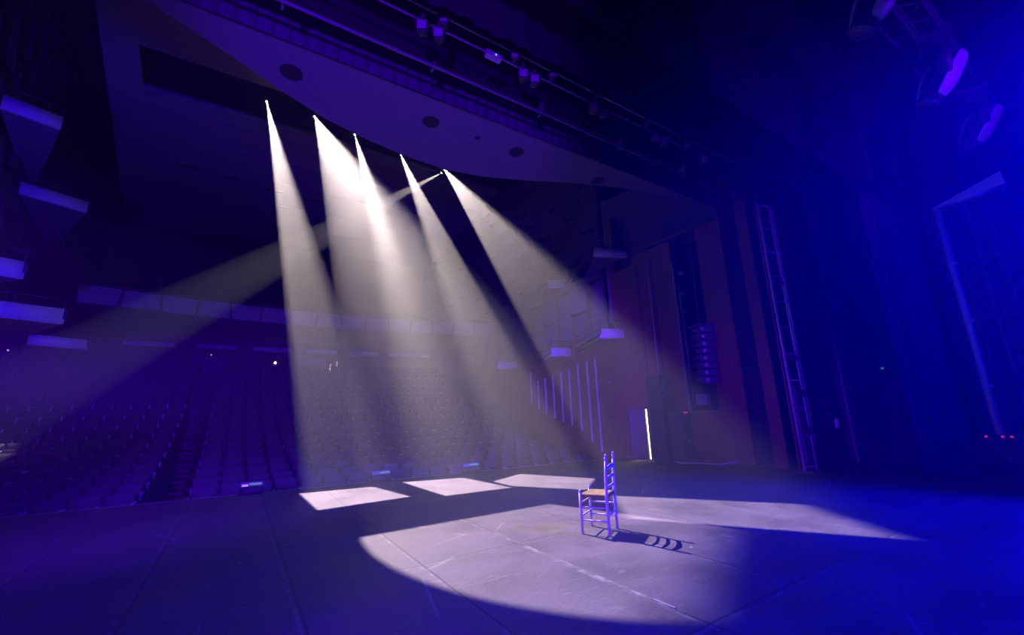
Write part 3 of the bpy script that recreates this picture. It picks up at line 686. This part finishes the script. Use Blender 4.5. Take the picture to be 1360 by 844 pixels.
# moving heads on a truss over the stage
TY, TZ = 1.05, 7.35
tr = thing('lighting_truss', 'box truss over the right of the stage carrying moving lights', 'truss', (8.5, TY, TZ))
for dy in (-.14, .14):
    for dz in (-.14, .14):
        m = MB(); m.tube([(-6, dy, dz), (5, dy, dz)], .022, 8); m.build('chord', darksteel, tr)
m = MB()
for i in range(22):
    x = -6+i*.5
    for dy in (-.14, .14): m.tube([(x, dy, -.14), (x+.25, dy, .14), (x+.5, dy, -.14)], .010, 5)
    m.tube([(x, -.14, -.14), (x+.25, .14, -.14), (x+.5, -.14, -.14)], .010, 5)
m.build('lattice', darksteel, tr)
coverm = mat('moving_head_cover', (.62, .58, .66), .35)
def moving_head(loc, lab):
    t = thing('moving_head', lab, 'stage light', loc, math.radians(20), 'moving lights on the truss')
    m = MB(); m.box((0, 0, -.10), (.36, .26, .14)); m.box((0, 0, -.0), (.22, .16, .08)); m.build('base', softblack, t, .015)
    m = MB()
    for s_ in (-1, 1): m.rings([[V((s_*.19, -.07, -.17)), V((s_*.23, -.07, -.17)), V((s_*.23, .07, -.17)), V((s_*.19, .07, -.17))], [V((s_*.20, -.08, -.34)), V((s_*.245, -.08, -.34)), V((s_*.245, .08, -.34)), V((s_*.20, .08, -.34))], [V((s_*.20, -.05, -.56)), V((s_*.24, -.05, -.56)), V((s_*.24, .05, -.56)), V((s_*.20, .05, -.56))]])
    m.box((0, 0, -.19), (.46, .15, .05)); m.build('yoke', softblack, t)
    d = V((0, .50, -.87)).normalized(); c = V((0, .02, -.50)); side = V((0, -1, 0)); side = (side-d*side.dot(d)).normalized(); w = d.cross(side)
    m = MB(); R = []
    for (h, a, b) in ((-.36, .06, .05), (-.33, .115, .10), (-.20, .145, .135), (.0, .15, .145), (.16, .135, .13), (.26, .115, .115), (.33, .11, .11)):
        R.append([c+d*h+(w*math.copysign(abs(math.cos(q))**.7, math.cos(q))*a+side*math.copysign(abs(math.sin(q))**.7, math.sin(q))*b) for q in [2*PI*k/24 for k in range(24)]])
    m.rings(R); m.build('head', softblack, t)
    qa = math.radians(40)*(1 if w.x < 0 else -1)
    for sg in (0, PI):
        m = MB(); R = []
        for (h, r, hw) in ((-.30, .150, .30), (-.27, .168, .48), (-.18, .180, .58), (0, .186, .62), (.12, .174, .62), (.22, .150, .55), (.26, .140, .4)):
            ring = lambda q, rr: c+d*h+(side*math.cos(q+qa+sg)+w*math.sin(q+qa+sg))*rr
            qs = [-hw+2*hw*k/10 for k in range(11)]
            R.append([ring(q, r) for q in qs]+[ring(q, r-.035) for q in qs[::-1]])
        m.rings(R); m.build('cover', coverm, t)
    m = MB(); m.lathe([(.115, 0), (.12, .03), (.10, .035)], c+d*.33, d, 22); m.build('lens_ring', darksteel, t)
    m = MB(); m.lathe([(.10, .02), (.07, .045), (.001, .055)], c+d*.33, d, 22); m.build('lens', mat('tinted_lens', (.10, .02, .12), .05), t)
    m = MB()
    for s_ in (-.12, .12):
        m = MB(); m.box((s_, 0, .06), (.05, .34, .05)); m.box((s_, -.14, .09), (.05, .07, .10)); m.box((s_, .14, .09), (.05, .07, .10)); m.build('clamp', darksteel, t)
    t.scale = (1.25, 1.25, 1.25)
    return t
for (x, y, lab) in ((6.35, 1.15, 'moving stage light at the top edge, nearest of three on the truss'), (8.95, 1.0, 'middle moving stage light of three on the truss'), (11.3, .98, 'lowest-looking moving stage light of three, farthest along the truss')):
    moving_head((x, TY, TZ-.30), lab)
m = MB(); pts_ = []
for i in range(60):
    u = i/59; pts_.append((4+8.2*u, TY+.34, TZ-.16-.16*abs(math.sin(u*PI*3.4))))
m.tube(pts_, .028, 6); tag(m.build('cable_loom', softblack), 'drooping black cable loom along the truss with the moving lights', 'cable')

# line array hanging in the niche
t = thing('line_array', 'black line array loudspeaker of eight stacked cabinets hanging in the niche', 'loudspeaker', (10.66, 6.95, 3.62), math.radians(-28))
for k in range(8):
    z = -.09-k*.195; sk = .012*k
    m = MB(); m.rings([[V((-.24+dx, -.32+sk, z-h_)), V((.24+dx, -.32+sk, z-h_)), V((.20+dx, .14, z-h_*.7)), V((-.20+dx, .14, z-h_*.7))] for dx, h_ in ((0, .09), (0, -.09))]); cb = m.build('cabinet', softblack, t)
    m = MB(); m.box((.0, -.325+sk, z), (.44, .012, .165)); m.build('grille', mat('grille_cloth', (.13, .13, .16), .5), cb)
    m = MB(); m.lathe([(.055, 0), (.05, .02), (.02, .024), (.0, .03)], (-.06, -.328+sk, z), (0, -1, 0), 14); m.build('driver', mat('driver_cone', (.60, .58, .64), .35), cb)
m = MB(); m.box((.24, -.30, -.78), (.02, .05, 1.6)); m.build('side_rail', darksteel, t)
m = MB(); m.box((0, -.1, .03), (.5, .5, .05)); m.tube([(0, -.1, .05), (0, -.1, 2.6)], .012, 6); m.build('flying_frame', darksteel, t)
# dark lanterns on a vertical bar above it
for i, (y, z, lab) in enumerate(((7.30, 5.35, 'upper pale-nosed lantern on the niche bar above the line array'), (7.32, 4.75, 'middle dark lantern on the niche bar above the line array'), (7.33, 4.2, 'lowest dark lantern on the niche bar just above the line array'))):
    t = thing('side_lantern', lab, 'lantern', (10.7, y, z), 0, 'lanterns on the niche bar')
    m = MB(); a_ = V((-.75, -.5, -.25)).normalized(); m.lathe([(.05, -.25), (.085, -.22), (.09, .0), (.065, .03), (.07, .16), (.08, .18)], (0, 0, 0), a_, 16); m.build('body', softblack, t)
    m = MB(); m.lathe([(.068, 0), (.05, .012), (.001, .018)], a_*.175, a_, 16); m.build('lens', armm if i == 0 else glassdark, t)
    m = MB(); m.tube([(.05, .1, 0), (.05, .14, .14), (.05, .14, .2)], .014, 6); m.build('bracket', darksteel, t)
m = MB(); m.tube([(10.78, 7.47, 1.5), (10.78, 7.47, 6.3)], .025, 8); tag(m.build('niche_bar', darksteel), 'upright bar in the niche carrying dark lanterns', 'bar')
m = MB(); m.box((10.70, 7.12, 1.66), (.16, .34, .30)); tag(m.build('junction_box', plate_m, bevel=.01), 'pale square box on the red wall below the line array', 'box')
m = MB(); m.tube([(10.68, 8.46, 2.35), (10.68, 8.46, 6.2)], .018, 8); tag(m.build('wall_conduit', steelblue), 'thin upright conduit on the red timber wall', 'conduit')
# tall loudspeaker by the door with four small dots
t = thing('column_loudspeaker', 'tall dark loudspeaker with four small pale drivers beside the ajar door', 'loudspeaker', (10.35, 8.3, 0))
m = MB(); m.box((0, 0, 1.2), (.42, .50, 2.4)); m.build('cabinet', softblack, t, .02)
for k in range(4):
    m = MB(); m.lathe([(.04, 0), (.035, .015), (.001, .02)], (-.10, -.25, 2.2-k*.2), (0, -1, 0), 12); m.build('driver', armm, t)
t = thing('equipment_rack', 'dark equipment rack with a red light bar on the red timber wall', 'rack', (10.45, 7.75, 0))
m = MB(); m.box((0, 0, .68), (.45, .42, 1.36)); m.build('cabinet', softblack, t, .015)
m = MB(); m.box((-.02, -.215, 1.33), (.16, .02, .03)); m.build('light_bar', mat('red_bar', (.5, .05, .06), .4, emis=(1., .06, .10), estr=.55), t)['label'] = 'red light bar'
m = MB(); m.box((.02, -.22, .58), (.13, .02, .06)); m.build('name_plate', armm, t)
m = MB(); m.box((-.12, -.22, 1.1), (.02, .02, .06)); m.box((-.1, -.22, .72), (.02, .02, .05)); m.build('handle', steel, t)
m = MB(); m.tube([(10.3, 8.0, .03), (10.1, 7.6, .025), (10.3, 7.2, .025), (10.4, 6.7, .03), (10.6, 6.3, .1)], .022, 6); tag(m.build('floor_cable', steelblue), 'cable lying along the foot of the red timber wall', 'cable')

# small sign lights on the stage edge
for i, (x, lab) in enumerate(((.38, 'low stage-edge light box, leftmost, white and green strip on top'), (3.0, 'middle low stage-edge light box with a green strip'), (5.25, 'low stage-edge light box farthest from the aisle, faint green strip'))):
    y = EDGE(x)-.10; t = thing('edge_light_box', lab, 'light box', (x, y, 0), -math.atan(.11), 'light boxes on the stage edge')
    m = MB(); m.rings([[V((-.22, -.09, 0)), V((.22, -.09, 0)), V((.22, .09, 0)), V((-.22, .09, 0))], [V((-.21, -.08, .15)), V((.21, -.08, .15)), V((.21, .08, .15)), V((-.21, .08, .15))]]); m.build('case', mat('box_case', (.035, .035, .05), .5), t)
    m = MB(); m.box((0, -.03, .20), (.42, .03, .085), Matrix.Rotation(-.35, 3, 'X')); m.box((-.16, .0, .16), (.02, .1, .06)); m.box((.16, .0, .16), (.02, .1, .06)); m.build('strip', mat('strip_face', (.22, .2, .22), .4), t)
    m = MB(); m.box((.07, -.05, .205), (.22, .02, .035), Matrix.Rotation(-.35, 3, 'X')); m.build('green_panel', mat('green_panel', (.1, .35, .15), .4, emis=(.25, .8, .3), estr=.30), t)['label'] = 'green lit panel'
    if i == 0:
        m = MB(); m.box((-.12, -.05, .185), (.11, .02, .035), Matrix.Rotation(-.35, 3, 'X')); m.build('white_panel', mat('white_panel', (.5, .45, .5), .4, emis=(.9, .7, 1.), estr=.5), t)['label'] = 'white lit panel'

# bits of tape on the stage
redtape = mat('red_tape', (.34, .03, .10), .6); whitetape = mat('white_tape', (.17, .155, .17), .7)
for (x, y, sx, sy, rz, mt, lab) in ((.16, 5.79, .035, .075, -.6, redtape, 'tiny red tape mark alone on the dark left of the stage'),
                                    (3.9, 5.28, .03, .05, .3, redtape, 'tiny red tape mark left of the chair legs in the lit patch'),
                                    (4.66, 5.46, .03, .05, .3, redtape, 'tiny red tape mark behind the chair'),
                                    (4.21, 3.17, .05, .03, .5, whitetape, 'tiny white tape mark past the tip of the chair shadow')):
    m = MB(); m.box((x, y, .002), (sx, sy, .004), Matrix.Rotation(rz, 3, 'Z')); tag(m.build('tape_mark', mt), lab, 'tape')
m = MB(); m.box((2.88, 2.47, .002), (.022, .20, .004), Matrix.Rotation(.02, 3, 'Z')); tag(m.build('tape_mark', whitetape), 'white tape strip at the near end of the long worn line', 'tape')

# ------------------------------------------------------------------ lamps
LIGHTS = []
def gobo_spot(name, loc, aim, half_deg, watts, col, planes, soft=.008, blend=.06, radius=.015):
    """A profile spotlight. planes: inward normals of its framing shutters, as the light leaves the lens, with per-blade softness"""
    ld = bpy.data.lights.new(name, 'SPOT'); o = bpy.data.objects.new(name, ld); COL.objects.link(o)
    o.location = loc; d = V(aim)-V(loc); o.rotation_euler = d.to_track_quat('-Z', 'Y').to_euler()
    ld.energy = watts; ld.color = col; ld.spot_size = math.radians(half_deg*2); ld.spot_blend = blend; ld.shadow_soft_size = radius
    if planes:
        ld.use_nodes = True; nt = ld.node_tree; N = nt.nodes.new; Lk = nt.links.new
        em = nt.nodes['Emission']; ge = N('ShaderNodeNewGeometry'); prev = None
        for n, s in planes:
            dp = N('ShaderNodeVectorMath'); dp.operation = 'DOT_PRODUCT'; Lk(ge.outputs['Incoming'], dp.inputs[0]); dp.inputs[1].default_value = n
            mr = N('ShaderNodeMapRange'); mr.interpolation_type = 'SMOOTHSTEP'; mr.inputs['From Min'].default_value = -s; mr.inputs['From Max'].default_value = s
            Lk(dp.outputs['Value'], mr.inputs['Value'])
            if prev is None: prev = mr.outputs[0]
            else:
                mu = N('ShaderNodeMath'); mu.operation = 'MULTIPLY'; Lk(prev, mu.inputs[0]); Lk(mr.outputs[0], mu.inputs[1]); prev = mu.outputs[0]
        Lk(prev, em.inputs['Strength'])
    return o
def shutters(loc, pts, soft, softs=None):
    """shutter planes through the lens and each edge of the patch the beam leaves on the stage"""
    L = V(loc); c = sum((V((*p, 0)) for p in pts), V())/len(pts)-L; out = []
    for i in range(len(pts)):
        a = V((*pts[i], 0))-L; b = V((*pts[(i+1) % len(pts)], 0))-L; n = a.cross(b).normalized()
        if n.dot(c) < 0: n = -n
        out.append((n, (softs or {}).get(i, soft)))
    return out
LZ = 14.5
lampx = {1: (-.19, 18.01, LZ), 2: (1.64, 18.0, LZ), 3: (3.42, 18.41, LZ), 4: (5.68, 18.74, LZ), 5: (8.05, 18.86, LZ)}
warm = (1., .83, .80)
patch = {1: [(1.22, 10.24), (2.64, 9.99), (2.88, 8.24), (1.27, 8.16)],
         3: [(3.36, 10.13), (4.7, 9.73), (4.82, 7.72), (3.42, 7.83)],
         4: [(4.94, 8.69), (6.01, 9.25), (6.79, 7.4), (5.72, 6.49), (4.92, 7.87)],
         5: [(5.66, 5.73), (7.16, 3.44), (6.14, 1.98), (4.64, 4.48)]}
POW = {1: 150000, 2: 102000, 3: 142000, 4: 120000, 5: 110000}
for k, pts in patch.items():
    L = V(lampx[k]); c = sum((V((*p, 0)) for p in pts), V())/len(pts)
    half = max((V((*p, 0))-L).angle(c-L) for p in pts)
    gobo_spot('profile_beam', L, c, math.degrees(half)*1.12, POW[k], warm, shutters(L, pts, .0022, {1: .010, 3: .006} if k == 5 else None), blend=.02)
L2 = V(lampx[2]); top = [(1.41, 5.95), (4.42, 5.93), (5.17, 3.46), (2.48, 2.17), (.5, 2.3)]
pl2 = shutters(L2, top, .0025, {2: .016})[:3]
gobo_spot('profile_beam', L2, (3.776, 5.29, 0), 7.23, POW[2], warm, pl2, blend=.10)
L6 = V((8.02, 18.98, 14.2)); T6 = V((-4.58, 17.5, 2.98))
gobo_spot('profile_beam', L6, T6, 4.1, 46000, warm, None, blend=.3)

def profile_lantern(loc, aim, label):
    L = V(loc); d = (V(aim)-L).normalized()
    t = thing('profile_spotlight', label, 'spotlight', L, 0, 'white profile spotlights in the ceiling slot')
    q = d*-.06
    m = MB(); m.lathe([(.10, .02), (.105, -.04), (.10, -.30), (.075, -.34), (.075, -.42), (.13, -.45), (.13, -.70), (.08, -.76), (.02, -.77)], -d*.03, d, 18); m.build('body', softblack, t)
    m = MB(); m.lathe([(.10, 0), (.095, .014), (.05, .028), (.001, .032)], -d*.04, d, 18); m.build('lens', lens_on, t)
    m = MB(); s = d.cross(V((0, 0, 1))).normalized(); c = -d*.5
    m.tube([c+s*.15, c+s*.16+V((0, 0, .22)), c+s*.10+V((0, 0, .32)), c-s*.10+V((0, 0, .32)), c-s*.16+V((0, 0, .22)), c-s*.15], .012, 6); m.build('yoke', darksteel, t)
    m = MB(); m.box(c+V((0, 0, .38)), (.06, .06, .12)); m.build('clamp', darksteel, t)
for k, lab in ((1, 'leftmost white spotlight in the ceiling slot, narrow beam'), (2, 'second white spotlight from the left, wide beam down to the chair'), (3, 'middle white spotlight of the ceiling slot'), (4, 'fourth white spotlight from the left'), (5, 'rightmost white spotlight at the bowed panel edge')):
    aim = (3.776, 5.29, 0) if k == 2 else tuple(sum(p[i] for p in patch[k])/len(patch[k]) for i in (0, 1))+(0,)
    profile_lantern(lampx[k], aim, lab)
profile_lantern(L6, T6, 'white spotlight aimed sideways across the hall to the left')

def blue(name, loc, aim, half, watts, col, blend=.6, radius=.25):
    return gobo_spot(name, loc, aim, half, watts, col, None, blend=blend, radius=radius)
BL = (0., 0., 1.); VI = (.14, .0, 1.)
blue('unseen_blue_wash', (9.5, -3.2, 6.4), (5.0, 2.2, 0), 33, 16500, BL)
blue('unseen_blue_wash', (6., -3.5, 5.), (12.9, 2.3, 3.0), 22, 1400, BL)  # unseen lamp added to brighten the curtain and pipes of the right wing
blue('added_violet_wash', (8.4, -2.6, 5.7), (8.7, 1., 6.9), 42, 800, (.10, 0, 1.), blend=.7)  # unseen lamp added to pick out the moving-head covers
blue('unseen_blue_wash', (-4.4, .4, 1.1), (4.2, 4.2, .5), 15, 6800, (.12, .0, 1.))  # unseen low side lamp added to turn the chair blue
blue('unseen_blue_wash', (-4.6, 2.2, 2.6), (3.5, 16., 1.6), 26, 7500, (.13, 0, 1.), blend=.7)  # unseen lamp added to spread blue over the stalls
blue('added_violet_wash', (-3., -4., 1.), (2.2, 7., 7.2), 16, 10000, (.10, 0, 1.), blend=.7)  # unseen uplight added for the underside of the ceiling panel
blue('added_violet_wash', (4.0, 11.7, -.8), (3., 27, 13.), 38, 1250, VI, blend=.7)  # added uplight hidden below the stage edge, for the ceiling and balcony
blue('unseen_blue_wash', (-4.2, 5., 3.), (-5.6, 18, 7.2), 30, 5000, (.04, 0, 1.), blend=.5)  # unseen lamp added for the fronts of the left boxes
blue('added_violet_wash', (-5.2, 8.4, 2.2), (10.5, 12.2, 2.6), 15, 13000, (.12, 0, 1.), blend=.6)  # unseen cross light added to tint the low haze before the seats
blue('unseen_blue_wash', (11., -1.2, 5.), (5., 4.3, 6.3), 11, 500, BL)  # small unseen lamp added to lift the lantern bars
ld = bpy.data.lights.new('corridor_lamp', 'AREA'); o = bpy.data.objects.new('corridor_lamp', ld); COL.objects.link(o); o.location = (PW+1.2, 9.5, 1.55); ld.size = .4; ld.energy = 150; ld.color = (1., .88, .66)

# haze filling the whole house
w = bpy.data.worlds.new('haze'); SC.world = w; w.use_nodes = True; nt = w.node_tree
nt.nodes['Background'].inputs[0].default_value = (0, 0, 0, 1); nt.nodes['Background'].inputs[1].default_value = 0
vs = nt.nodes.new('ShaderNodeVolumeScatter'); vs.inputs['Anisotropy'].default_value = .5
vs.inputs['Color'].default_value = (1, 1, 1, 1)
vs.inputs['Density'].default_value = .0135
nt.links.new(vs.outputs[0], nt.nodes['World Output'].inputs['Volume'])

# ------------------------------------------------------------------ render look
SC.view_settings.view_transform = 'Standard'; SC.view_settings.look = 'None'; SC.view_settings.gamma = 1; SC.view_settings.use_curve_mapping = False
SC.view_settings.exposure = 0
SC.cycles.use_denoising = True
SC.cycles.max_bounces = 5; SC.cycles.diffuse_bounces = 3; SC.cycles.volume_bounces = 0; SC.cycles.transparent_max_bounces = 4
print('seats', NIND)
